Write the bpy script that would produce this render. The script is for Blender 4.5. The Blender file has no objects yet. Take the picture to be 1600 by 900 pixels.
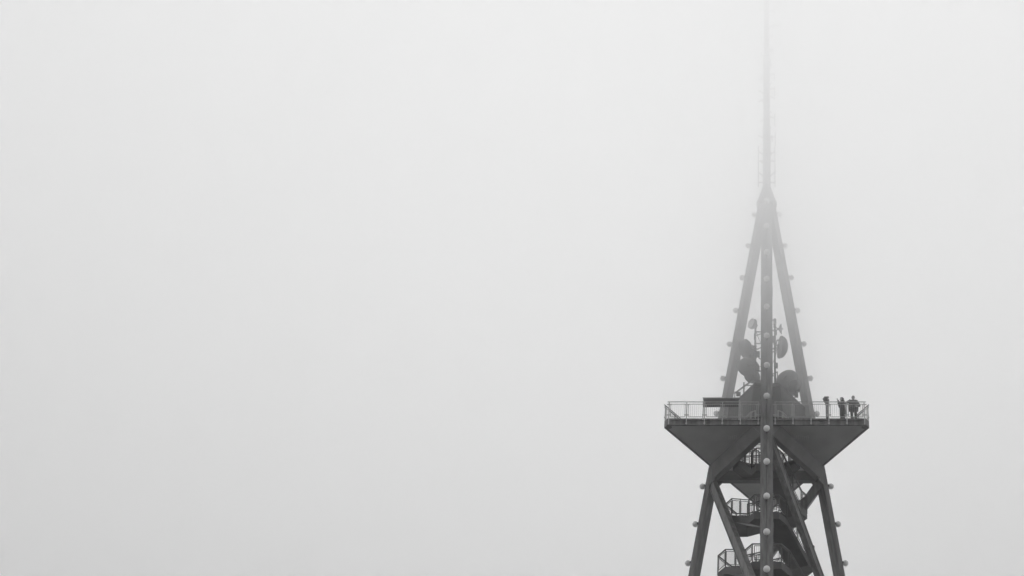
import bpy, bmesh, math, random
from mathutils import Vector, Matrix
random.seed(7)
R = math.radians
S = bpy.context.scene
C = S.collection

# ------------------------------------------------------------------ camera
ZB = 24.5                     # ground at the tower's foot is z = 0; working heights below are measured from ZB
F_PX, CX, CY = 2674.9, 1197.94, 445.6
cam_d = bpy.data.cameras.new('camera')
cam = bpy.data.objects.new('camera', cam_d); C.objects.link(cam)
cam.location = (0, -79.083, -41.740 + ZB)
cam.rotation_euler = (R(90 + 36.347), 0, 0)
cam_d.sensor_fit = 'HORIZONTAL'; cam_d.sensor_width = 36
cam_d.lens = F_PX * 36 / 1600
cam_d.shift_x = -(CX - 800) / 1600
cam_d.shift_y = (CY - 450) / 1600
cam_d.clip_start = 0.5; cam_d.clip_end = 5000
S.camera = cam

# ------------------------------------------------------------------ sky, sun, exposure (overcast, black-and-white photograph)
SUN_EL, SUN_AZ = 18, -6       # behind the fog, a little left of the tower; azimuth measured from +Y to +X
W = bpy.data.worlds.new('World'); S.world = W; W.use_nodes = True
nt = W.node_tree; nt.nodes.clear()
out = nt.nodes.new('ShaderNodeOutputWorld'); bg = nt.nodes.new('ShaderNodeBackground')
sky = nt.nodes.new('ShaderNodeTexSky'); sky.sky_type = 'NISHITA'; sky.sun_disc = False
sky.sun_elevation = R(SUN_EL); sky.sun_rotation = R(SUN_AZ)
sky.dust_density = 6; sky.air_density = 1.0
bw = nt.nodes.new('ShaderNodeRGBToBW'); nt.links.new(sky.outputs[0], bw.inputs[0])
geo = nt.nodes.new('ShaderNodeTexCoord'); sep = nt.nodes.new('ShaderNodeSeparateXYZ')
nt.links.new(geo.outputs['Generated'], sep.inputs[0])
mr = nt.nodes.new('ShaderNodeMapRange'); mr.clamp = True      # dense overcast: the zenith only a little brighter than the horizon
mr.inputs[1].default_value = 0; mr.inputs[2].default_value = 1; mr.inputs[3].default_value = 9.4; mr.inputs[4].default_value = 10.2
nt.links.new(sep.outputs[2], mr.inputs[0])
ad = nt.nodes.new('ShaderNodeMath'); ad.operation = 'MULTIPLY_ADD'; ad.inputs[1].default_value = 0.12
nt.links.new(bw.outputs[0], ad.inputs[0]); nt.links.new(mr.outputs[0], ad.inputs[2])
pn = nt.nodes.new('ShaderNodeTexNoise'); pn.inputs['Scale'].default_value = 2.6; pn.inputs['Detail'].default_value = 2; pn.inputs['Roughness'].default_value = 0.45
nt.links.new(geo.outputs['Generated'], pn.inputs['Vector'])
pm_ = nt.nodes.new('ShaderNodeMapRange'); pm_.inputs[1].default_value = .3; pm_.inputs[2].default_value = .7; pm_.inputs[3].default_value = .90; pm_.inputs[4].default_value = 1.10
nt.links.new(pn.outputs['Fac'], pm_.inputs[0])
ml = nt.nodes.new('ShaderNodeMath'); ml.operation = 'MULTIPLY'; nt.links.new(ad.outputs[0], ml.inputs[0]); nt.links.new(pm_.outputs[0], ml.inputs[1])
nt.links.new(ml.outputs[0], bg.inputs[0]); bg.inputs[1].default_value = 0.10
nt.links.new(bg.outputs[0], out.inputs[0])
sd = bpy.data.lights.new('sun', 'SUN'); sd.energy = 1.4; sd.angle = R(25); sd.color = (1, 1, 1)
sun = bpy.data.objects.new('sun', sd); C.objects.link(sun)
dv = Vector((math.sin(R(SUN_AZ)) * math.cos(R(SUN_EL)), math.cos(R(SUN_AZ)) * math.cos(R(SUN_EL)), math.sin(R(SUN_EL))))
sun.rotation_euler = (-dv).to_track_quat('-Z', 'Y').to_euler()
S.view_settings.view_transform = 'Standard'; S.view_settings.look = 'None'
S.view_settings.exposure = 0.36; S.view_settings.gamma = 1; S.view_settings.use_curve_mapping = False
S.cycles.volume_bounces = 6
S.cycles.max_bounces = 12
S.cycles.use_denoising = True
HAZE_D, CLOUD_D, CLOUD_Z = 0.0007, 0.075, 5.4

# ------------------------------------------------------------------ materials
def mat(name, v, rough=0.55, metal=0.0, var=0.25, scale=3.0, bump=0.0, streak=None):
    m = bpy.data.materials.new(name); m.use_nodes = True
    n = m.node_tree; b = n.nodes['Principled BSDF']
    tc = n.nodes.new('ShaderNodeTexCoord')
    nz = n.nodes.new('ShaderNodeTexNoise'); nz.inputs['Scale'].default_value = scale; nz.inputs['Detail'].default_value = 5
    if streak:                                    # rain streaks: noise drawn out along the height
        mp = n.nodes.new('ShaderNodeMapping'); mp.inputs['Scale'].default_value = (streak, streak, .16)
        n.links.new(tc.outputs['Object'], mp.inputs['Vector']); n.links.new(mp.outputs['Vector'], nz.inputs['Vector'])
    else: n.links.new(tc.outputs['Object'], nz.inputs['Vector'])
    cr = n.nodes.new('ShaderNodeValToRGB')
    lo, hi = v * (1 - var), v * (1 + var)
    cr.color_ramp.elements[0].position = 0.3; cr.color_ramp.elements[1].position = 0.7
    cr.color_ramp.elements[0].color = (lo, lo, lo, 1); cr.color_ramp.elements[1].color = (hi, hi, hi, 1)
    n.links.new(nz.outputs['Fac'], cr.inputs['Fac']); n.links.new(cr.outputs['Color'], b.inputs['Base Color'])
    b.inputs['Roughness'].default_value = rough; b.inputs['Metallic'].default_value = metal
    if bump:
        bp = n.nodes.new('ShaderNodeBump'); bp.inputs['Strength'].default_value = bump
        n.links.new(nz.outputs['Fac'], bp.inputs['Height']); n.links.new(bp.outputs['Normal'], b.inputs['Normal'])
    return m
M_STEEL = mat('painted_steel', 0.105, 0.5, var=0.42, scale=1.6, streak=3.5)
M_STAIR = mat('stair_steel', 0.035, 0.55, var=0.3, scale=1.5)
M_SOFFIT = mat('soffit_sheet', 0.29, 0.6, var=0.10, scale=0.9)
M_BEAM = mat('beam_steel', 0.085, 0.55, var=0.25, scale=1.2)
M_FLANGE = mat('flange_steel', 0.11, 0.6, var=0.2, scale=1.2)
M_RAIL = mat('galvanised_rail', 0.37, 0.45, var=0.15, scale=6)
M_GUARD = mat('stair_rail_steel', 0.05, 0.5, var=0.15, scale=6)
M_GLOBE = mat('opal_globe', 0.68, 0.3, var=0.06, scale=5)
M_DISH = mat('dish_grey', 0.08, 0.5, var=0.1, scale=3)
M_RADOME = mat('radome_white', 0.65, 0.45, var=0.06, scale=4)
M_DARK = mat('dark_metal', 0.07, 0.5, var=0.15, scale=5)
M_COAT = mat('dark_coat', 0.025, 0.9, var=0.3, scale=14, bump=0.2)
M_JACKET = mat('padded_jacket', 0.03, 0.8, var=0.3, scale=10, bump=0.3)
M_TROUSER = mat('trousers', 0.035, 0.9, var=0.2, scale=12)
M_SKIN = mat('skin', 0.32, 0.5, var=0.08, scale=8)
M_HAIR = mat('hair', 0.03, 0.6, var=0.3, scale=30)
M_GRASS = mat('lightened_grass', 0.16, 0.95, var=0.4, scale=0.25, bump=0.3)  # ground out of view; tone raised to bounce light up under deck and cloud
M_CONC = mat('concrete', 0.28, 0.85, var=0.2, scale=1.0)
M_BOARD = mat('panorama_print', 0.4, 0.4, var=0.3, scale=4)

# ------------------------------------------------------------------ helpers
def bx(bm, c, s, mtx=None):                       # box, centre and full sizes
    vs = []
    for dx in (-.5, .5):
        for dy in (-.5, .5):
            for dz in (-.5, .5):
                p = Vector((c[0] + dx * s[0], c[1] + dy * s[1], c[2] + dz * s[2]))
                vs.append(bm.verts.new(mtx @ p if mtx else p))
    for f in ((0, 1, 3, 2), (4, 6, 7, 5), (0, 4, 5, 1), (2, 3, 7, 6), (0, 2, 6, 4), (1, 5, 7, 3)):
        bm.faces.new([vs[i] for i in f])

def bar(bm, a, b, w, h=None, up=(0, 0, 1)):       # rectangular bar between two points
    a, b = Vector(a), Vector(b); h = h or w
    d = (b - a); L = d.length
    if L < 1e-6: return
    d.normalize(); u = Vector(up)
    if abs(d.dot(u)) > 0.98: u = Vector((0, 1, 0))
    x = d.cross(u).normalized(); z = x.cross(d)
    vs = [bm.verts.new(p + x * sx * w / 2 + z * sz * h / 2) for p in (a, b) for sx, sz in ((-1, -1), (1, -1), (1, 1), (-1, 1))]
    for i in range(4):
        j = (i + 1) % 4; bm.faces.new((vs[i], vs[j], vs[4 + j], vs[4 + i]))
    bm.faces.new(vs[3::-1]); bm.faces.new(vs[4:])

def tube(bm, a, b, r0, r1=None, n=8):
    a, b = Vector(a), Vector(b); r1 = r0 if r1 is None else r1
    d = (b - a).normalized(); u = Vector((0, 0, 1)) if abs(d.z) < .95 else Vector((0, 1, 0))
    x = d.cross(u).normalized(); y = d.cross(x)
    A = [bm.verts.new(a + (x * math.cos(t) + y * math.sin(t)) * r0) for t in [2 * math.pi * i / n for i in range(n)]]
    B = [bm.verts.new(b + (x * math.cos(t) + y * math.sin(t)) * r1) for t in [2 * math.pi * i / n for i in range(n)]]
    for i in range(n): bm.faces.new((A[i], A[(i + 1) % n], B[(i + 1) % n], B[i]))
    bm.faces.new(A[::-1]); bm.faces.new(B)

def lathe(bm, prof, n=24, mtx=None, cap=True):    # profile of (radius, z) about local Z
    rings = []
    for r, z in prof:
        ring = []
        for i in range(n):
            t = 2 * math.pi * i / n; p = Vector((r * math.cos(t), r * math.sin(t), z))
            ring.append(bm.verts.new(mtx @ p if mtx else p))
        rings.append(ring)
    for a, b in zip(rings, rings[1:]):
        for i in range(n): bm.faces.new((a[i], a[(i + 1) % n], b[(i + 1) % n], b[i]))
    if cap: bm.faces.new(rings[0][::-1]); bm.faces.new(rings[-1])

def prism(bm, pts, z0, z1):                       # plan polygon, heights may be lists per point
    n = len(pts)
    Z0 = z0 if isinstance(z0, (list, tuple)) else [z0] * n
    Z1 = z1 if isinstance(z1, (list, tuple)) else [z1] * n
    a = [bm.verts.new((p[0], p[1], z)) for p, z in zip(pts, Z0)]
    b = [bm.verts.new((p[0], p[1], z)) for p, z in zip(pts, Z1)]
    for i in range(n):
        j = (i + 1) % n; bm.faces.new((a[i], a[j], b[j], b[i]))
    bm.faces.new(a[::-1]); bm.faces.new(b)

def mesh(name, bm, m, lift=0.0, smooth=False, bevel=0):
    bmesh.ops.recalc_face_normals(bm, faces=bm.faces)
    if lift: bmesh.ops.translate(bm, verts=bm.verts, vec=(0, 0, lift))
    me = bpy.data.meshes.new(name); bm.to_mesh(me); bm.free()
    me.materials.append(m)
    if smooth:
        for p in me.polygons: p.use_smooth = True
    return me

def obj(name, bm, m, parent=None, lift=0.0, smooth=False):
    me = mesh(name, bm, m, lift, smooth) if isinstance(bm, bmesh.types.BMesh) else bm
    o = bpy.data.objects.new(name, me); C.objects.link(o)
    if parent: o.parent = parent
    return o
def part(name, bm, m, parent, smooth=False, label=None):   # a part of the tower, in working heights
    o = obj(name, bm, m, parent, ZB, smooth)
    if label: o['label'] = label
    return o
def thing(name, label, cat, loc=(0, 0, 0), rotz=0, group=None):
    o = bpy.data.objects.new(name, None); C.objects.link(o)
    o.location = loc; o.rotation_euler = (0, 0, rotz); o.empty_display_size = 0.2
    o['label'] = label; o['category'] = cat
    if group: o['group'] = group
    return o
def structure(o, kind='structure'): o['kind'] = kind; return o
def nb(): return bmesh.new()
def group_part(name, parent, at=(0, 0, 0)):        # a part that only holds its own pieces
    o = bpy.data.objects.new(name, None); C.objects.link(o); o.parent = parent; o.empty_display_size = .3; return o
def rot(p, k):                                    # plan rotation by k * 120 degrees
    a = k * 2 * math.pi / 3; c, s = math.cos(a), math.sin(a)
    return (p[0] * c - p[1] * s, p[0] * s + p[1] * c)
def rot3(p, k): return (*rot(p, k), p[2])

# ------------------------------------------------------------------ terrain
def ground_h(x, y):
    r = math.hypot(x, y)
    t = min(max((r - 13) / (79 - 13), 0), 1); t = t * t * (3 - 2 * t)
    u = min(max((r - 79) / 320, 0), 1); u = u * u * (3 - 2 * u)
    return -18.9 * t - 14 * u + (0.25 * math.sin(x * .21 + 1) * math.sin(y * .17) if r > 14 else 0)
bm = nb(); N = 96
def gx(i): q = (i / N) * 2 - 1; return math.copysign(abs(q) ** 2.2, q) * 480
grid = [[bm.verts.new((gx(i), gx(j), ground_h(gx(i), gx(j)))) for j in range(N + 1)] for i in range(N + 1)]
for i in range(N):
    for j in range(N): bm.faces.new((grid[i][j], grid[i + 1][j], grid[i + 1][j + 1], grid[i][j + 1]))
structure(obj('hill_ground', bm, M_GRASS, smooth=True))

# ------------------------------------------------------------------ the tower
K = 0.17844                                       # the legs lean in by this much per metre
def RG(z): return 4.7947 - K * z                  # distance of the globe lamps from the axis
def RC(z): return RG(z) - 0.57                    # distance of the leg's centre line
AZ = (0, 120, 240)                                # front, right, left
def rad(k): a = R(AZ[k]); return Vector((math.sin(a), -math.cos(a), 0))
def tan(k): a = R(AZ[k]); return Vector((math.cos(a), math.sin(a), 0))
def leg_pt(k, z, dr=0, dt=0): return rad(k) * (RC(z) + dr) + tan(k) * dt + Vector((0, 0, z))

tower = thing('observation_tower', 'dark steel observation tower on three leaning legs, its mast fading into fog', 'tower')
Z_FOOT, Z_APEX = -24.5, 22.6
# legs: boxes with raised edge strips, so the outer face reads as a shallow channel
def leg_bm(k):
    bm = nb()
    prof = [(-.32, -.135), (.32, -.135), (.32, .16), (.24, .16), (.235, .125), (-.235, .125), (-.24, .16), (-.32, .16)]
    zs = [Z_FOOT - .3] + [Z_FOOT + i * (Z_APEX - Z_FOOT) / 24 for i in range(1, 25)]
    rings = [[bm.verts.new(leg_pt(k, z, dr, dt)) for dt, dr in prof] for z in zs]
    for a, b in zip(rings, rings[1:]):
        for i in range(8): bm.faces.new((a[i], a[(i + 1) % 8], b[(i + 1) % 8], b[i]))
    bm.faces.new(rings[0]); bm.faces.new(rings[-1])
    return bm
for k in range(3):
    lg = part('leg', leg_bm(k), M_STEEL, tower)
    bm = nb(); tube(bm, leg_pt(k, Z_FOOT + .5, .15), leg_pt(k, 21.6, .15), .024, n=6)
    part('cable_conduit', bm, M_DARK, lg)
    for z in (-12.4, -1.7, 7.2, 14.9):            # splice plates where the leg's lengths are bolted together
        for s in (-1, 1):
            bm = nb(); bar(bm, leg_pt(k, z - .3, .01, s * .327), leg_pt(k, z + .3, .01, s * .327), .016, .24, up=rad(k))
            part('splice_plate', bm, M_STEEL, lg)
    bm = nb(); p = leg_pt(k, Z_FOOT); bx(bm, (p.x, p.y, Z_FOOT + .1), (1.7, 1.7, .9)); part('footing', bm, M_CONC, tower)

# ring beams under the deck and the three diagonals that wind round the tower
ZDK0, ZDK1 = 5.12, 5.50
def chord(bm, z0, z1, w, k, cut=.28):
    zm = (z0 + z1) / 2
    a, b = leg_pt(k, zm), leg_pt((k + 1) % 3, zm); d = (b - a).normalized()
    bar(bm, a + d * cut, b - d * cut, w, z1 - z0)
for k in range(3):
    bm = nb(); zm = 4.8                            # ring beam with a sloping outer haunch that runs into the soffit
    a, b = leg_pt(k, zm), leg_pt((k + 1) % 3, zm); d = (b - a).normalized(); nrm = (rad(k) + rad((k + 1) % 3)).normalized()
    a, b = a + d * .18, b - d * .18
    prof = [(-.16, 4.50), (.17, 4.50), (.50, ZDK0 - .004), (-.16, ZDK0 - .004)]
    A = [bm.verts.new(Vector((a.x, a.y, 0)) + nrm * o + d * max(0, o) * 1.0 + Vector((0, 0, z))) for o, z in prof]
    B = [bm.verts.new(Vector((b.x, b.y, 0)) + nrm * o - d * max(0, o) * 1.0 + Vector((0, 0, z))) for o, z in prof]
    for i in range(4): bm.faces.new((A[i], A[(i + 1) % 4], B[(i + 1) % 4], B[i]))
    bm.faces.new(A[::-1]); bm.faces.new(B); part('ring_beam', bm, M_FLANGE, tower)
    # box section diagonal with lipped edges
    a, b = leg_pt((k + 1) % 3 if False else k, 4.55), leg_pt((k + 1) % 3, -6.9)
    bm = nb(); d = (b - a).normalized(); a2, b2 = a + d * .25, b - d * .25
    nrm = (rad(k) + rad((k + 1) % 3)).normalized()
    side = d.cross(nrm).normalized()
    bar(bm, a2, b2, .40, .26, up=nrm)
    for s in (-1, 1): bar(bm, a2 + side * s * .21 + nrm * .01, b2 + side * s * .21 + nrm * .01, .05, .32, up=nrm)
    part('diagonal_brace', bm, M_STEEL, tower)
    a, b = leg_pt(k, -7.1), leg_pt((k + 1) % 3, -19); d = (b - a).normalized()
    bm = nb(); bar(bm, a + d * .3, b - d * .3, .42, .3, up=nrm); part('diagonal_brace', bm, M_STEEL, tower)
    for s in (-1, 1):                             # node gussets at the deck
        bm = nb()
        p = leg_pt(k, 4.55); t = tan(k) * s
        q0 = p + t * .32; dr = (leg_pt((k + (1 if s > 0 else 2)) % 3, 4.55) - p).normalized()
        pts = [q0 + Vector((0, 0, .5)), q0 + Vector((0, 0, -.45)), p + dr * .62 + Vector((0, 0, -.03)), p + dr * .62 + Vector((0, 0, .5))]
        n = dr.cross(Vector((0, 0, 1))).normalized() * .02
        A = [bm.verts.new(v + n) for v in pts]; B = [bm.verts.new(v - n) for v in pts]
        for i in range(4): bm.faces.new((A[i], A[(i + 1) % 4], B[(i + 1) % 4], B[i]))
        bm.faces.new(A); bm.faces.new(B[::-1])
        part('gusset', bm, M_STEEL, tower)

# ------------------------------------------------------------------ viewing platform
D = 3.10                                          # distance of a deck edge from the axis
HS = D * math.sqrt(3)                             # half of the deck's side
platform = group_part('viewing_platform', tower)
def corner_floor(k):
    bm = nb(); e = .16
    # the corner to the left of edge k, between two edge midpoints
    A = (-HS, -D); Lm = (-HS / 2, D / 2); Fm = (0, -D)
    pts = [(A[0] + e, A[1] + .02), (Fm[0] - .0, Fm[1] + .02), (Lm[0] + .02, Lm[1]), (A[0] + e * .5 + .02, A[1] + e * .87)]
    pts = [rot(p, k) for p in pts]
    prism(bm, pts, ZDK0, ZDK1 - .04)
    return bm
for k in range(3):
    part('floor_plate', corner_floor(k), M_SOFFIT, platform)
    bm = nb()                                     # edge channel with a lip at top and bottom
    A, B = rot((-HS + .32, -D), k), rot((HS - .32, -D), k)
    n = rad(k)
    def eb(off, z0, z1, th):
        zm = (z0 + z1) / 2; o = n * off
        bar(bm, Vector((*A, zm)) + o, Vector((*B, zm)) + o, th, z1 - z0)
    eb(.00, ZDK0 + .005, ZDK1 - .05, .05); eb(.03, ZDK1 - .11, ZDK1 - .003, .12); eb(.03, ZDK0 - .015, ZDK0 + .05, .12)
    part('edge_channel', bm, M_STEEL, platform)
    V = Vector((-HS, -D)); bis = Vector((.866, .5))      # cap that closes the sharp corner between two channels
    half = [Vector((-HS + .42, -D - .088)), Vector((-HS + .21, -D - .088))]
    mir = [V + 2 * bis.dot(p - V) * bis - (p - V) for p in half]
    bm = nb(); prism(bm, [rot(p, k) for p in half + mir[::-1] + [V + bis * .5]], ZDK0 - .017, ZDK1 - .006)
    part('corner_cap', bm, M_STEEL, platform)
for x0, x1, y0, n in ((-1.98, -1.6, -1.9, 5), (1.46, 2.18, -1.9, 8)):
    for i in range(n):
        x = x0 + (x1 - x0) * i / (n - 1); bm = nb(); bar(bm, (x, y0 - .22 + .1 * random.random(), ZDK0 - .012), (x, y0 + .22 - .12 * random.random(), ZDK0 - .012), .022, .05)
        part('grating_bar', bm, M_RAIL, platform)

POSTS = [.44, 1.37, 2.31, 3.24, 4.18, 5.10]
def panel_bm(w, h, nbar, skew=0.0, t=.034, rb=.010):   # framed bar panel in local XZ, lower left at the origin
    bm = nb()
    P = lambda x, z: (x, 0, z + skew * x)
    bar(bm, P(0, 0), P(w, 0), .018, t); bar(bm, P(0, h), P(w, h), .018, t)
    bar(bm, P(0, 0), P(0, h), t, .018); bar(bm, P(w, 0), P(w, h), t, .018)
    for i in range(1, nbar):
        x = w * i / nbar; bar(bm, P(x, 0), P(x, h), rb, rb)
    return bm
for k in range(3):
    rl = group_part('platform_railing', tower)
    az = R(AZ[k])
    xs = sorted([-p for p in POSTS] + POSTS)
    pm = None; pn = None
    for x in xs:
        if pm is None:
            bm = nb(); bar(bm, (0, 0, 5.13), (0, 0, 6.50), .05, .04)
            bx(bm, (0, .035, 5.2), (.09, .05, .09)); bx(bm, (0, .035, 5.43), (.09, .05, .07)); pm = mesh('post', bm, M_RAIL, ZB)
            bm = nb(); bar(bm, (-.13, .02, 0), (.13, .02, 0), .03, .05); cm = mesh('rail_clip', bm, M_RAIL, ZB)
        p = rad(k) * (D + .09) + tan(k) * x
        for nm, me, zz in (('post', pm, 0), ('rail_clip', cm, 5.72), ('rail_clip', cm, 6.36)):
            o = obj(nm, me, None, rl); o.location = p + Vector((0, 0, zz)); o.rotation_euler = (0, 0, az)
    if k:                                         # inner handrail along the two rear edges
        a = rad(k) * (D - .02) - tan(k) * (HS - .5); b = rad(k) * (D - .02) + tan(k) * (HS - .5)
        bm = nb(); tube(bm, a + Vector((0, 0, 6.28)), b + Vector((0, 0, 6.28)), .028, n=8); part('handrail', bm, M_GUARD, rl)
    for s in (-1, 1):
        a = rad(k) * (D + .09) + tan(k) * s * .40; b = rad(k) * (D + .09) + tan(k) * s * (HS - .17)
        bm = nb(); tube(bm, a + Vector((0, 0, 6.51)), b + Vector((0, 0, 6.51)), .026, n=8); part('top_rail', bm, M_GUARD if k else M_RAIL, rl)  # rear top rail and handrail coloured darker, standing in for their backlit silhouette
    pan = {}
    for x0, x1 in zip(xs, xs[1:]):
        if x0 < 0 < x1: continue
        w = round(x1 - x0 - .17, 3)
        if w not in pan: pan[w] = mesh('rail_panel', panel_bm(w, .78, 7), M_RAIL, ZB)
        o = obj('rail_panel', pan[w], None, rl)
        o.location = rad(k) * (D + .07) + tan(k) * (x0 + .085) + Vector((0, 0, 5.60)); o.rotation_euler = (0, 0, az)

# guard round the stairwell on the deck
guard = group_part('stairwell_guard', tower)
def railing(parent, pts, m, h=1.0, gap=.10, bars=.115, post=.05, low=.12, spacing=1.05, rb=.009, panel=True):
    for (a, b) in zip(pts, pts[1:]):
        a, b = Vector(a), Vector(b); L = Vector((b.x - a.x, b.y - a.y)).length
        if L < .12: continue
        n = max(1, round(L / spacing)); u = Vector((b.x - a.x, b.y - a.y, 0)).normalized()
        sk = (b.z - a.z) / L; ang = math.atan2(u.y, u.x)
        bm = nb(); bar(bm, a + Vector((0, 0, h)), b + Vector((0, 0, h)), .06, .05)
        part('handrail', bm, m, parent)
        for i in range(n + (0 if (b - Vector(pts[-1])).length > 1e-4 else 1)):
            p = a.lerp(b, i / n); bm = nb(); bar(bm, p + Vector((0, 0, -.10)), p + Vector((0, 0, h)), post, post)
            part('post', bm, m, parent)
        if not panel: continue
        for i in range(n):
            p = a.lerp(b, i / n); w = L / n - 2 * gap
            if w < .12: continue
            o = obj('rail_panel', mesh('rail_panel', panel_bm(w, h - low - .10, max(2, round(w / bars)), sk, rb=rb), m), None, parent)
            q = p + u * gap; q.z = p.z + sk * gap + low + ZB
            o.location = q; o.rotation_euler = (0, 0, ang)
GP = [(-.60, -2.22), (-.82, -2.08), (-1.55, -.72)]
for s in (-1, 1):
    railing(guard, [(s * -x, y, ZDK1) for x, y in GP], M_RAIL, h=1.08, bars=.14)
railing(guard, [(-1.75, 1.25, ZDK1), (1.0, 1.25, ZDK1)], M_RAIL, h=1.08, bars=.14)

# ------------------------------------------------------------------ helical stair: landings at the legs, flights between them
RISE = .1753
def plan_scale(z): return 1 - .05 * (z - .4)
OUT_A, OUT_B, OUT_C, OUT_D = None, (-.62, -2.3), (.62, -2.3), None
U60 = (.5, .866)
OUT_D = (OUT_C[0] + U60[0] * .75, OUT_C[1] + U60[1] * .75)
OUT_A = (OUT_B[0] - U60[0] * .60, OUT_B[1] + U60[1] * .60)
def inner(p, s): return (p[0] - s * .866 * 1.08, p[1] + .5 * 1.08)
IN_D, IN_A = inner(OUT_D, 1), inner(OUT_A, -1)
IN_M = (0, -2.3 + 1.12)
def sc(p, k, z): f = plan_scale(z); q = rot(p, k); return (q[0] * f, q[1] * f)
def stringer(bm, pts, up, dn, th=.03):            # vertical plate following 3-D points
    for a, b in zip(pts, pts[1:]):
        a, b = Vector(a), Vector(b); n = Vector((b.y - a.y, a.x - b.x, 0)).normalized() * th / 2
        vs = [bm.verts.new(p + s * n + Vector((0, 0, dz))) for p in (a, b) for s in (-1, 1) for dz in (-dn, up)]
        for f in ((0, 1, 3, 2), (4, 6, 7, 5), (0, 4, 5, 1), (2, 3, 7, 6), (0, 2, 6, 4), (1, 5, 7, 3)): bm.faces.new([vs[i] for i in f])
steps_after = (8, 3, 6)                           # risers from each landing down to the next: front > right > left > front
levels = []
z = .42 + 2 * 17 * RISE
for turn in range(5):
    for k in range(3):
        levels.append((k, z)); z -= RISE * steps_after[k]
levels = [(k, 4.85 if k == 2 and z > 4 else z) for k, z in levels if z < 5.0]
# the top landing lies level with the deck
levels.insert(0, (1, ZDK1 - .02)) if levels[0][0] == 2 else None
UP, DN = .06, .34
for i, (k, z) in enumerate(levels):
    o = [sc(p, k, z) for p in (OUT_A, OUT_B, OUT_C, OUT_D)]
    n_ = [sc(p, k, z) for p in (IN_D, IN_M, IN_A)]
    bm = nb(); prism(bm, o + n_, z - DN + .03, z - DN + .05); prism(bm, o + n_, z - .04, z)
    stringer(bm, [(*p, z) for p in o], UP, DN)
    stringer(bm, [(*p, z) for p in n_], UP, DN)
    part('stair_landing', bm, M_STAIR, tower)
    sr = group_part('stair_railing', tower)
    railing(sr, [(*p, z + UP) for p in o], M_GUARD, h=.98)
    if z < 4.5: railing(sr, [(*p, z + UP) for p in n_], M_GUARD, h=.98)
    if i + 1 == len(levels): break
    k2, z2 = levels[i + 1]
    a, b = sc(OUT_D, k, z), sc(OUT_A, k2, z2); a_in, b_in = sc(IN_D, k, z), sc(IN_A, k2, z2)
    bm = nb()
    stringer(bm, [(*a, z), (*b, z2)], UP, DN); stringer(bm, [(*a_in, z), (*b_in, z2)], UP, DN)
    prism(bm, [a, b, b_in, a_in], [z - DN + .03, z2 - DN + .03, z2 - DN + .03, z - DN + .03], [z - DN + .05, z2 - DN + .05, z2 - DN + .05, z - DN + .05])
    fl = part('stair_flight', bm, M_STAIR, tower)
    ns = max(2, round((z - z2) / RISE))
    for s in range(1, ns):
        t0, t1 = (s - 1) / (ns - 1), s / (ns - 1)
        L = lambda p, q, t: (p[0] + (q[0] - p[0]) * t, p[1] + (q[1] - p[1]) * t)
        bm = nb(); zt = z - RISE * s
        prism(bm, [L(a, b, t0), L(a, b, t1), L(a_in, b_in, t1), L(a_in, b_in, t0)], zt - .035, zt)
        part('tread', bm, M_STAIR, fl)
    sr = group_part('stair_railing', tower)
    railing(sr, [(*a, z + UP), (*b, z2 + UP)], M_GUARD, h=.98)
    if z < 4.9: railing(sr, [(*a_in, z + UP), (*b_in, z2 + UP)], M_GUARD, h=.98)

# ------------------------------------------------------------------ equipment cabin between the legs above the deck
ZC0, ZC1 = 6.75, 8.92
def tri_plan(off, z, trunc):
    r = RC(z) - off; pts = []
    for k in range(3):
        apex = rad(k) * r
        e1 = (rad((k + 2) % 3) - rad(k)).normalized(); e2 = (rad((k + 1) % 3) - rad(k)).normalized()
        tr = trunc if k == 0 else .03
        pts += [apex + e1 * tr, apex + e2 * tr]
    return [(p.x, p.y) for p in pts]
bm = nb(); lo, hi = tri_plan(.20, ZC0, 1.75), tri_plan(.20, ZC1, 1.46)
A = [bm.verts.new((*p, ZC0)) for p in lo]; B = [bm.verts.new((*p, ZC1 - .16)) for p in hi]
for i in range(6): bm.faces.new((A[i], A[(i + 1) % 6], B[(i + 1) % 6], B[i]))
bm.faces.new(A[::-1]); bm.faces.new(B)
cabin = part('equipment_cabin', bm, M_STAIR, tower)
bm = nb(); prism(bm, tri_plan(.16, ZC1, 1.35), ZC1 - .157, ZC1); part('roof', bm, M_STAIR, cabin)
for sx in (-1, 1):
    bm = nb(); tube(bm, (sx * 1.2, 1.0, ZDK1 - .35), (sx * 1.2, 1.0, ZC0), .06); part('cabin_post', bm, M_STEEL, tower)

# poles and arms that carry the dishes
poles = group_part('antenna_frame', tower)
PY = .22
for x, z0, z1, r in ((0, ZC1 - .02, 16.5, .16), (-.64, ZC1 - .02, 13.75, .055), (.46, ZC1 - .02, 14.25, .055), (-1.26, ZC1 - .02, 9.95, .04), (1.25, ZC1 - .02, 10.3, .05)):
    bm = nb(); tube(bm, (x, PY, z0), (x, PY, z1), r, n=10); part('pole', bm, M_DARK, poles)
for x, z in ((-.64, 13.35), (-.64, 12.55), (-.64, 10.7), (.46, 14.15), (.46, 13.45), (.46, 12.2), (.46, 10.4)):
    bm = nb(); bar(bm, (0, PY, z), (x, PY, z), .06, .06); part('arm', bm, M_DARK, poles)
bm = nb(); bar(bm, (-1.78, PY, 9.22), (-.70, PY, 10.16), .07, .07); bar(bm, (-1.26, PY, 9.75), (-.64, PY, 9.75), .05, .05); part('strut', bm, M_DARK, poles)
bm = nb(); bar(bm, (-1.75, PY, ZC1 - .02), (-1.75, PY, 9.35), .05, .05); part('strut', bm, M_DARK, poles)

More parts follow.
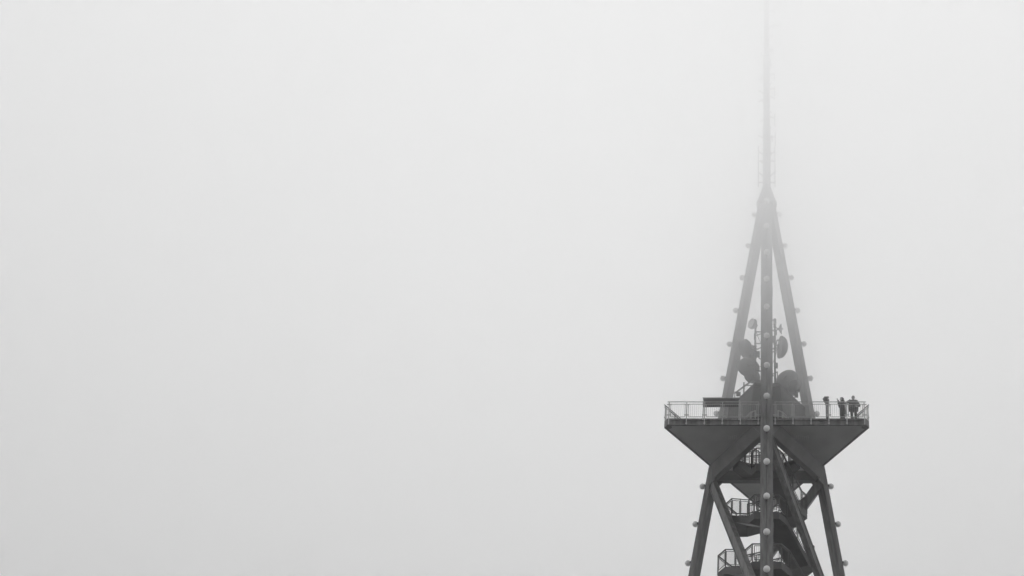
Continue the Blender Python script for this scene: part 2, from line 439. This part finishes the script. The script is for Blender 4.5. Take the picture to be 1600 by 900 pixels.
for x, z, w, h in ((.46, 13.95, .17, .36), (.50, 13.20, .15, .22), (.40, 12.75, .14, .42), (-.66, 12.95, .12, .34), (-.50, 11.75, .22, .34), (-1.55, 9.12, .24, .20), (.52, 11.0, .20, .30), (-.42, 9.85, .26, .34), (.42, 9.6, .24, .40), (1.62, 9.1, .2, .34)):
    bm = nb(); bx(bm, (x, PY - .10, z), (w, .14, h)); part('radio_unit', bm, M_DARK, poles)
for x0, z0, x1, z1 in ((.05, 12.95, .46, 12.62), (.05, 11.75, .58, 12.10), (.58, 12.75, .90, 12.78), (.58, 12.75, .46, 12.10), (.10, 10.35, .60, 10.62), (.30, 9.0, .30, 10.5), (.60, 9.0, .60, 10.62), (-.05, 13.3, -.64, 13.05), (-.05, 12.4, -.55, 12.12), (-.05, 11.3, -.45, 11.55)):
    bm = nb(); bar(bm, (x0, PY - .04, z0), (x1, PY - .04, z1), .05, .05); part('bracket', bm, M_DARK, poles)
for i, (x, z, x1, z1) in enumerate(((-.66, 13.6, -.2, 12.4), (-1.05, 12.0, -.25, 10.9), (.60, 12.2, .22, 11.0), (1.0, 10.0, .3, 9.1), (-.85, 10.9, -.3, 9.4), (.5, 13.4, .2, 12.5))):
    bm = nb(); pts = [Vector((x + (x1 - x) * t, PY - .06, z + (z1 - z) * t - .22 * math.sin(math.pi * t))) for t in [j / 6 for j in range(7)]]
    for a, b in zip(pts, pts[1:]): tube(bm, a, b, .018, n=5)
    part('cable', bm, M_DARK, poles)

# ------------------------------------------------------------------ mast
bm = nb(); lathe(bm, [(.235, 22.2), (.235, 28.6), (.205, 28.7), (.205, 33.6), (.25, 33.65), (.25, 34.35), (.18, 34.4), (.17, 41), (.13, 41.1), (.11, 49)], 16)
mast = part('mast', bm, M_STEEL, tower, True)
bm = nb(); lathe(bm, [(.58, 22.30), (.61, 22.32), (.61, 22.52), (.55, 22.62), (.245, 23.72), (.24, 23.8)], 18); part('collar', bm, M_STEEL, mast)
def dipole(s, z, reach, rod, arms, dy=0.0):
    bm = nb(); x = s * reach
    for (zi, zo) in arms: bar(bm, (s * .15, dy * .3, z + zi), (x, dy, z + zo), .06, .06)
    if rod: tube(bm, (x, dy, z + rod[0]), (x, dy, z + rod[1]), .03, n=6)
    part('dipole_antenna', bm, M_STEEL, mast)
for s in (-1, 1):
    dipole(s, 24.1, .50, (-.35, 1.5), [(.0, .0), (.45, .8)])
    dipole(s, 25.85, .50, (-.25, 1.2), [(.0, .0), (.40, .8)], .1)
dipole(-1, 27.6, .52, None, [(0, .25)]); dipole(1, 27.7, .52, (-.7, .45), [(0, .02)])
dipole(-1, 29.2, .38, None, [(0, -.25)]); dipole(1, 29.4, .50, (-.75, .3), [(0, -.15)])
dipole(-1, 30.6, .52, None, [(.3, 0)]); dipole(1, 30.8, .50, None, [(.3, 0)], -.1)
dipole(-1, 31.3, .50, None, [(0, .25)]); dipole(1, 31.7, .50, (-.6, .2), [(0, .05)])
dipole(-1, 32.6, .45, None, [(0, -.1)]); dipole(1, 32.9, .48, (-.5, .15), [(0, .12)])
dipole(1, 35.0, .40, (-.4, .2), [(0, 0)]); dipole(-1, 36.2, .35, (-.2, .2), [(0, 0)]); dipole(1, 36.3, .35, (-.2, .2), [(0, 0)])
dipole(1, 37.1, .85, (-.05, .4), [(0, .22)]); dipole(-1, 38.7, .5, (-.3, .3), [(0, 0)]); dipole(1, 38.6, .5, (-.3, .3), [(0, 0)])
dipole(-1, 34.6, .36, (-.3, .3), [(0, 0)])

for i in range(14):
    z = 24.6 + i * 1.02 + random.uniform(-.3, .3); s = random.choice((-1, 1)); r_ = random.uniform(.24, .42)
    dipole(s, z, r_, None if random.random() < .6 else (-random.uniform(.1, .4), random.uniform(.1, .3)), [(0, random.uniform(-.15, .25))], random.uniform(-.3, .3))

# ------------------------------------------------------------------ globe lamps on brackets up the three legs
def globe_meshes():
    bm = nb(); m = Matrix.Translation((0, -.43, 0))
    lathe(bm, [(.165 * math.sin(t), -.165 * math.cos(t)) for t in [math.pi * (.02 + .96 * i / 14) for i in range(15)]], 20, m)
    g = mesh('globe', bm, M_GLOBE, 0, True)
    bm = nb(); tube(bm, (0, .02, 0), (0, -.30, 0), .03, n=8); bx(bm, (0, -.005, 0), (.14, .03, .2)); tube(bm, (0, -.265, 0), (0, -.30, 0), .075, .06, n=12)
    b = mesh('bracket', bm, M_DARK)
    return g, b
GM, BMsh = globe_meshes()
LEGN = ('front', 'right', 'left')
ORD = ('first', 'second', 'third', 'fourth', 'fifth', 'sixth', 'seventh', 'eighth', 'ninth', 'tenth')
def globe(k, i, label):
    z = 2.2 * i; p = rad(k) * (RG(z) - .43) + Vector((0, 0, z + ZB))
    t = thing('globe_lamp', label, 'lamp', p, R(AZ[k]), 'globe lamps up the tower legs')
    t.rotation_euler.x = random.uniform(-.03, .03); t.rotation_euler.y = random.uniform(-.12, .12)
    obj('globe', GM, None, t); obj('bracket', BMsh, None, t)
for i in range(-2, 11):
    if i >= 3:
        l = ('white globe lamp on the front leg just above the platform railing' if i == 3 else
             'faint globe lamp on the front leg, topmost, under the mast collar' if i == 10 else
             f'white globe lamp on the front leg, {ORD[i - 3]} one up counted from the railing')
    elif i == 2: l = 'white globe lamp on the front leg, at the underside of the platform edge'
    else: l = f'white globe lamp on the front leg, {ORD[1 - i]} one down below the platform'
    globe(0, i, l)
for k in (1, 2):
    nm = LEGN[k]
    for i in (0, 1, 2, 4, 5, 6, 7, 8, 9, 10):
        if i <= 2: l = f'white globe lamp on the {nm} leg, {ORD[2 - i]} one below the platform'
        elif i == 4: l = f'white globe lamp on the {nm} leg behind the platform railing'
        elif i == 10: l = f'faint globe lamp on the {nm} leg, topmost, near the mast collar'
        else: l = f'white globe lamp on the {nm} leg, {ORD[i - 5]} one above the platform railing'
        globe(k, i, l)

# ------------------------------------------------------------------ dish antennas
def dish(label, c, direction, dia, style, pole, shade=None):
    d = Vector(direction).normalized(); r = dia / 2
    t = thing('dish_antenna', label, 'antenna', (c[0], c[1], c[2] + ZB), 0, 'dish antennas above the platform')
    m = d.to_track_quat('Z', 'Y').to_matrix().to_4x4()
    fm = shade or M_DISH
    bm = nb()
    if style == 'drum':
        lathe(bm, [(r * .25, -r * .75), (r * .62, -r * .62), (r * .95, -r * .36), (r, -r * .25), (r, r * .34), (r * .97, r * .34)], 28, m)
        obj('reflector', bm, M_DISH, t, 0, True)
        bm = nb(); lathe(bm, [(r * .985, r * .335), (r * .96, r * .375), (r * .5, r * .40), (.01, r * .405)], 28, m, True); obj('radome', bm, fm, t)
        back = -r * .75
    elif style == 'dome':
        lathe(bm, [(r * .3, -r * .16), (r, -r * .10), (r * 1.02, 0), (r, r * .05)], 28, m); obj('reflector', bm, M_DISH, t)
        bm = nb(); lathe(bm, [(r * .985, r * .045), (r * .93, r * .22), (r * .75, r * .42), (r * .45, r * .56), (.01, r * .62)], 28, m); obj('radome', bm, fm, t, 0, True)
        back = -r * .16
    else:                                         # open shallow parabola
        lathe(bm, [(r * .12, -r * .50), (r * .35, -r * .44), (r * .7, -r * .24), (r, 0), (r * .985, .02), (r * .66, -r * .18), (r * .3, -r * .36), (.01, -r * .40)], 28, m); obj('reflector', bm, M_DISH, t, 0, True)
        bm = nb(); tube(bm, m @ Vector((0, 0, -r * .4)), m @ Vector((0, 0, r * .3)), .03); tube(bm, m @ Vector((0, 0, r * .24)), m @ Vector((0, 0, r * .34)), .07); obj('feed', bm, M_DARK, t)
        back = -r * .5
    bm = nb(); h = m @ Vector((0, 0, back)); pv = Vector((pole - c[0], PY - c[1], 0))
    tube(bm, m @ Vector((0, 0, back + .06)), m @ Vector((0, 0, back - .10)), r * .22, n=12)
    hb = m @ Vector((0, 0, back - .08))
    for dz in (-.14, .14):
        bar(bm, hb + Vector((0, 0, dz * .4)), pv + Vector((0, 0, dz)), .05, .05)
        tube(bm, pv + Vector((0, 0, dz - .03)), pv + Vector((0, 0, dz + .03)), .085, n=10)
    obj('mount', bm, M_DARK, t)
dish('small pale drum antenna facing left, highest left of the front leg', (-.80, .05, 13.78), (-.80, -.60, 0), .60, 'drum', -.64, M_RADOME)
dish('large grey dish antenna facing left, beside the left leg, second from the top', (-1.20, .22, 12.22), (-.92, .38, 0), 1.02, 'drum', -.64)
dish('smaller drum antenna tucked between the large left dish and the front leg', (-.86, .55, 12.05), (-.6, .8, 0), .74, 'drum', -.64)
dish('big round dish antenna left of the front leg, seen from the back', (-1.02, .38, 11.06), (-.18, .98, 0), 1.28, 'open', -.64)
dish('lowest dish antenna left of the front leg, just above the cabin roof', (-.80, .50, 10.52), (-.2, .97, 0), .92, 'open', -.64)
dish('small horn shaped antenna facing right, highest right of the front leg', (.82, .22, 13.55), (1, -.08, 0), .60, 'open', .46)
dish('dome fronted antenna facing right, between the front leg and right leg', (.78, .3, 12.36), (.95, .22, 0), 1.28, 'dome', .46)
dish('widest round dish antenna right of the front leg, above the cabin roof', (1.10, .30, 10.15), (.40, .92, 0), 1.34, 'open', 1.25)
dish('smaller dish antenna at the right leg, lowest on the right side', (1.46, .34, 9.72), (.65, .76, 0), .92, 'drum', 1.25)

# ------------------------------------------------------------------ things on the deck
t = thing('panorama_board', 'long dark tilted panorama board on the left front platform railing', 'board', (-2.38, -2.97, ZDK1 + ZB - .07))
bm = nb(); x0, x1 = -.96, .96
n = Vector((0, .26, -.36)).normalized()
vs = []
for off in (0, .04):
    for x, y, zz in ((x0, -.24, 1.30), (x1, -.24, 1.30), (x1, .17, 1.03), (x0, .17, 1.03)): vs.append(bm.verts.new(Vector((x, y, zz)) - Vector((0, .54, .84)) * off))
for f in ((0, 1, 2, 3), (7, 6, 5, 4), (0, 4, 5, 1), (1, 5, 6, 2), (2, 6, 7, 3), (3, 7, 4, 0)): bm.faces.new([vs[i] for i in f])
obj('table', bm, M_DARK, t)
bm = nb(); tube(bm, (x0 - .02, -.27, 1.30), (x1 + .02, -.27, 1.30), .028); tube(bm, (x0 - .02, .19, 1.03), (x1 + .02, .19, 1.03), .02); obj('rim', bm, M_RAIL, t)
bm = nb()
pv = [bm.verts.new(Vector((x, y, zz)) + Vector((0, .54, .84)) * .006) for x, y, zz in ((x0 + .05, -.215, 1.283), (x1 - .05, -.215, 1.283), (x1 - .05, .145, 1.047), (x0 + .05, .145, 1.047))]
bm.faces.new(pv); obj('print', bm, M_BOARD, t)
for x in (x0 + .02, x1 - .02):
    bm = nb(); bar(bm, (x, -.20, -.02), (x, -.20, 1.22), .05, .05); bar(bm, (x, -.20, 1.05), (x, .12, 1.03), .04, .04); obj('support', bm, M_RAIL, t)

t = thing('telescope', 'coin operated viewing telescope on a slim pillar at the right railing', 'telescope', (3.16, -2.86, ZDK1 + ZB))
bm = nb(); lathe(bm, [(.16, -.02), (.16, .02), (.08, .05), (.065, .10), (.06, 1.02), (.085, 1.05), (.085, 1.12)], 14); obj('pillar', bm, M_DARK, t)
bm = nb(); bx(bm, (.06, 0, 1.16), (.10, .14, .22)); bx(bm, (.10, 0, 1.05), (.07, .12, .18)); obj('coin_box', bm, M_DARK, t)
hm = Matrix.Translation((-.04, 0, 1.36)) @ Matrix.Rotation(R(-22), 4, 'Y') @ Matrix.Rotation(R(28), 4, 'Z')
bm = nb(); bx(bm, (0, 0, 0), (.20, .22, .26), hm); bx(bm, (.0, 0, .12), (.15, .17, .06), hm)
hd = obj('head', bm, M_DARK, t)
bm = nb()
for s in (-1, 1):
    tube(bm, hm @ Vector((s * .055, -.10, .03)), hm @ Vector((s * .055, -.19, .03)), .05, n=12); tube(bm, hm @ Vector((s * .035, .10, .03)), hm @ Vector((s * .035, .17, .03)), .028, n=10)
obj('lens_tube', bm, M_DARK, hd)

# small junction box clamped to the right leg above the deck
bm = nb(); p = leg_pt(1, 6.75, 0, -.40); bx(bm, p, (.18, .2, .32)); part('junction_box', bm, M_STEEL, tower)

# ------------------------------------------------------------------ people (skinned skeletons, each layer baked to one mesh)
def skin(name, verts, edges, radii, m, parent, sub=2, root=0):
    me = bpy.data.meshes.new(name); me.from_pydata([Vector(v) for v in verts], edges, []); me.update()
    o = bpy.data.objects.new(name, me); C.objects.link(o)
    md = o.modifiers.new('skin', 'SKIN'); md.use_smooth_shade = True
    for i, s in enumerate(me.skin_vertices[0].data):
        rr = radii[i]; s.radius = rr if isinstance(rr, tuple) else (rr, rr); s.use_root = (i == root)
    sb = o.modifiers.new('sub', 'SUBSURF'); sb.levels = sb.render_levels = sub
    dg = bpy.context.evaluated_depsgraph_get()
    nm = bpy.data.meshes.new_from_object(o.evaluated_get(dg))
    o.modifiers.clear(); o.data = nm; bpy.data.meshes.remove(me); nm.name = name
    nm.materials.clear(); nm.materials.append(m)
    for p in nm.polygons: p.use_smooth = True
    o.parent = parent
    return o
def chainmesh(chains):                            # [(key, pos, radius, parent_key)]
    idx = {}; V = []; E = []; Rr = []
    for key, pos, r, par in chains:
        idx[key] = len(V); V.append(pos); Rr.append(r)
        if par is not None: E.append((idx[par], idx[key]))
    return V, E, Rr
def fingers(hand_key, wrist, palm, side, tag):
    d = (Vector(palm) - Vector(wrist)).normalized(); s = Vector(side).normalized(); c = d.cross(s).normalized(); rows = []
    for i, (off, ln) in enumerate(((-.033, .055), (-.011, .068), (.011, .064), (.032, .05))):
        b = Vector(palm) + s * off + d * .035; m_ = b + d * ln * .6 - c * .008; e = m_ + d * ln * .35 - c * .028
        rows += [(f'{tag}f{i}a', b, .0095, hand_key), (f'{tag}f{i}b', m_, .009, f'{tag}f{i}a'), (f'{tag}f{i}c', e, .008, f'{tag}f{i}b')]
    b = Vector(palm) - s * .045 - d * .01; e = b - s * .02 + d * .045 - c * .01
    rows += [(f'{tag}ta', b, .011, hand_key), (f'{tag}tb', e, .009, f'{tag}ta')]
    return rows
def person(label, loc, rz, J, coat_r, coat_hem, jm, coat_long):
    t = thing('person', label, 'person', loc, rz, 'visitors on the platform')
    # J: joints in local space, facing -Y
    nk, hd = Vector(J['neck']), Vector(J['head'])
    f = Vector(J.get('face', (0, -1, 0))).normalized(); up = Vector((0, 0, 1)); sx = f.cross(up)
    pel = Vector(J['pelvis'])
    rows = [('pel', pel, .125, None), ('waist', pel.lerp(nk, .38), .12, 'pel'), ('chest', pel.lerp(nk, .75), (.155, .115), 'waist'), ('neck', nk, .055, 'chest'),
            ('jaw', hd - up * .075 + f * .012, .062, 'neck'), ('mid', hd + f * .002, (.078, .092), 'jaw'), ('crown', hd + up * .072 - f * .008, .062, 'mid'),
            ('nose', hd - up * .015 + f * .108, .014, 'mid')]
    for s, a in ((1, 'l'), (-1, 'r')):
        rows += [('ear' + a, hd + sx * s * .088 - up * .01, .016, 'mid')]
        sh, el, wr, pa = (Vector(J[x + a]) for x in ('sh', 'el', 'wr', 'pa'))
        rows += [('sh' + a, sh, .062, 'chest'), ('el' + a, el, .044, 'sh' + a), ('wr' + a, wr, .03, 'el' + a), ('pa' + a, pa, (.042, .022), 'wr' + a)]
        rows += fingers('pa' + a, wr, pa, J.get('side' + a, (1, 0, 0)), a)
        hp, kn, an, to = (Vector(J[x + a]) for x in ('hp', 'kn', 'an', 'to'))
        rows += [('hp' + a, hp, .09, 'pel'), ('kn' + a, kn, .058, 'hp' + a), ('an' + a, an, .042, 'kn' + a), ('to' + a, to, .034, 'an' + a)]
    V, E, Rr = chainmesh(rows); skin('body', V, E, Rr, M_SKIN, t)
    # hair: a cap over the skull
    bm = nb()
    bmesh.ops.create_uvsphere(bm, u_segments=18, v_segments=12, radius=1)
    for v in bm.verts:
        p = v.co.copy()
        v.co = hd + Vector((0, 0, .018)) - f * .014 + sx * p.x * .095 + f * p.y * .112 + up * p.z * .112
    dele = [v for v in bm.verts if (v.co - hd).dot(f) > .035 and (v.co - hd).z < .055 or (v.co - hd).z < -.06]
    bmesh.ops.delete(bm, geom=dele, context='VERTS'); bmesh.ops.solidify(bm, geom=bm.faces, thickness=.012)
    obj('hair', bm, M_HAIR, t, 0, True)
    bm = nb()
    for s in (-1, 1):
        c = hd + f * .088 + sx * s * .032 + up * .008
        bmesh.ops.create_icosphere(bm, subdivisions=1, radius=.011, matrix=Matrix.Translation(c))
    obj('eye', bm, M_DARK, t)
    # jacket or coat with sleeves
    rows = []
    hem = pel + Vector((0, 0, coat_hem))
    rows += [('w', pel.lerp(nk, .30), (coat_r, coat_r * .82), None), ('c', pel.lerp(nk, .70), (coat_r * 1.06, coat_r * .84), 'w'), ('n', pel.lerp(nk, .97), (.085, .085), 'c'),
             ('h1', pel.lerp(hem, .5), (coat_r * coat_long, coat_r * .84 * coat_long), 'w'), ('h2', hem, (coat_r * coat_long * 1.04, coat_r * .86 * coat_long), 'h1')]
    for a in 'lr':
        sh, el, wr = (Vector(J[x + a]) for x in ('sh', 'el', 'wr'))
        rows += [('s' + a, sh, .092, 'c'), ('m' + a, sh.lerp(el, .55), .08, 's' + a), ('e' + a, el, .072, 'm' + a), ('k' + a, el.lerp(wr, .95), .052, 'e' + a)]
    V, E, Rr = chainmesh(rows); skin(jm[0], V, E, Rr, jm[1], t)
    rows = [('p', pel, (.15, .125), None)]
    for a in 'lr':
        hp, kn, an = (Vector(J[x + a]) for x in ('hp', 'kn', 'an'))
        rows += [('h' + a, hp, .105, 'p'), ('k' + a, kn, .078, 'h' + a), ('a' + a, an + Vector((0, 0, .02)), .066, 'k' + a)]
    V, E, Rr = chainmesh(rows); skin('trousers', V, E, Rr, M_TROUSER, t)
    for a in 'lr':
        an, to = Vector(J['an' + a]), Vector(J['to' + a])
        V = [an + Vector((0, 0, -.02)) + (an - to).normalized() * .03, an.lerp(to, .45) + Vector((0, 0, -.03)), to]
        skin('shoe', V, [(0, 1), (1, 2)], [(.048, .045), (.047, .042), (.042, .034)], M_DARK, t)
    return t
JA = dict(pelvis=(0, 0, .93), neck=(.0, -.02, 1.47), head=(0, -.05, 1.60), face=(0, -1, -.25),
          shl=(.19, 0, 1.39), ell=(.33, .02, 1.13), wrl=(.20, -.20, .98), pal=(.13, -.25, .96), sidel=(0, .3, 1),
          shr=(-.19, 0, 1.41), elr=(-.36, -.05, 1.30), wrr=(-.40, -.20, 1.07), par=(-.41, -.25, .99), sider=(1, 0, 0),
          hpl=(.10, 0, .88), knl=(.105, -.03, .48), anl=(.10, .02, .09), tol=(.13, -.13, .04),
          hpr=(-.10, 0, .88), knr=(-.10, -.03, .48), anr=(-.10, .03, .09), tor=(-.13, -.12, .04))
person('person in a dark padded jacket with elbows held out, nearest the right railing corner', (4.57, -2.62, ZDK1 + ZB), 0, JA, .24, .02, ('jacket', M_JACKET), .92)
JB = dict(pelvis=(0, .02, .90), neck=(0, .0, 1.40), head=(0, -.03, 1.53), face=(0, -1, 0),
          shl=(.18, 0, 1.34), ell=(.17, -.14, 1.13), wrl=(.06, -.22, 1.42), pal=(.03, -.24, 1.49), sidel=(1, 0, 0),
          shr=(-.18, 0, 1.34), elr=(-.17, -.14, 1.13), wrr=(-.06, -.22, 1.42), par=(-.03, -.24, 1.49), sider=(-1, 0, 0),
          hpl=(.09, .02, .85), knl=(.10, -.06, .46), anl=(.11, -.10, .09), tol=(.12, -.25, .04),
          hpr=(-.09, .02, .85), knr=(-.10, .06, .46), anr=(-.11, .12, .09), tor=(-.12, -.02, .04))
person('person in a long dark coat, side on, hands raised to face beside the telescope', (3.99, -2.62, ZDK1 + ZB), R(-90), JB, .225, -.52, ('coat', M_COAT), 1.0)

# ------------------------------------------------------------------ air: thin even haze everywhere, and the cloud the mast stands in
def volume_box(name, x, y0, y1, z0, z1, dens, v, aniso):
    bm = nb(); bx(bm, (0, (y0 + y1) / 2, (z0 + z1) / 2), (2 * x, y1 - y0, z1 - z0))
    m = bpy.data.materials.new(name); m.use_nodes = True; n = m.node_tree
    for q in list(n.nodes):
        if q.type != 'OUTPUT_MATERIAL': n.nodes.remove(q)
    pv = n.nodes.new('ShaderNodeVolumePrincipled'); pv.inputs['Color'].default_value = (v, v, v, 1)
    pv.inputs['Density'].default_value = dens; pv.inputs['Anisotropy'].default_value = aniso
    n.links.new(pv.outputs[0], [q for q in n.nodes if q.type == 'OUTPUT_MATERIAL'][0].inputs['Volume'])
    return structure(obj(name, bm, m), 'stuff')
volume_box('haze', 490, -490, 490, -35, 78, HAZE_D, .99, 0.4)
volume_box('low_cloud', 180, -150, 180, CLOUD_Z + ZB, 70, CLOUD_D, .998, 0.79)
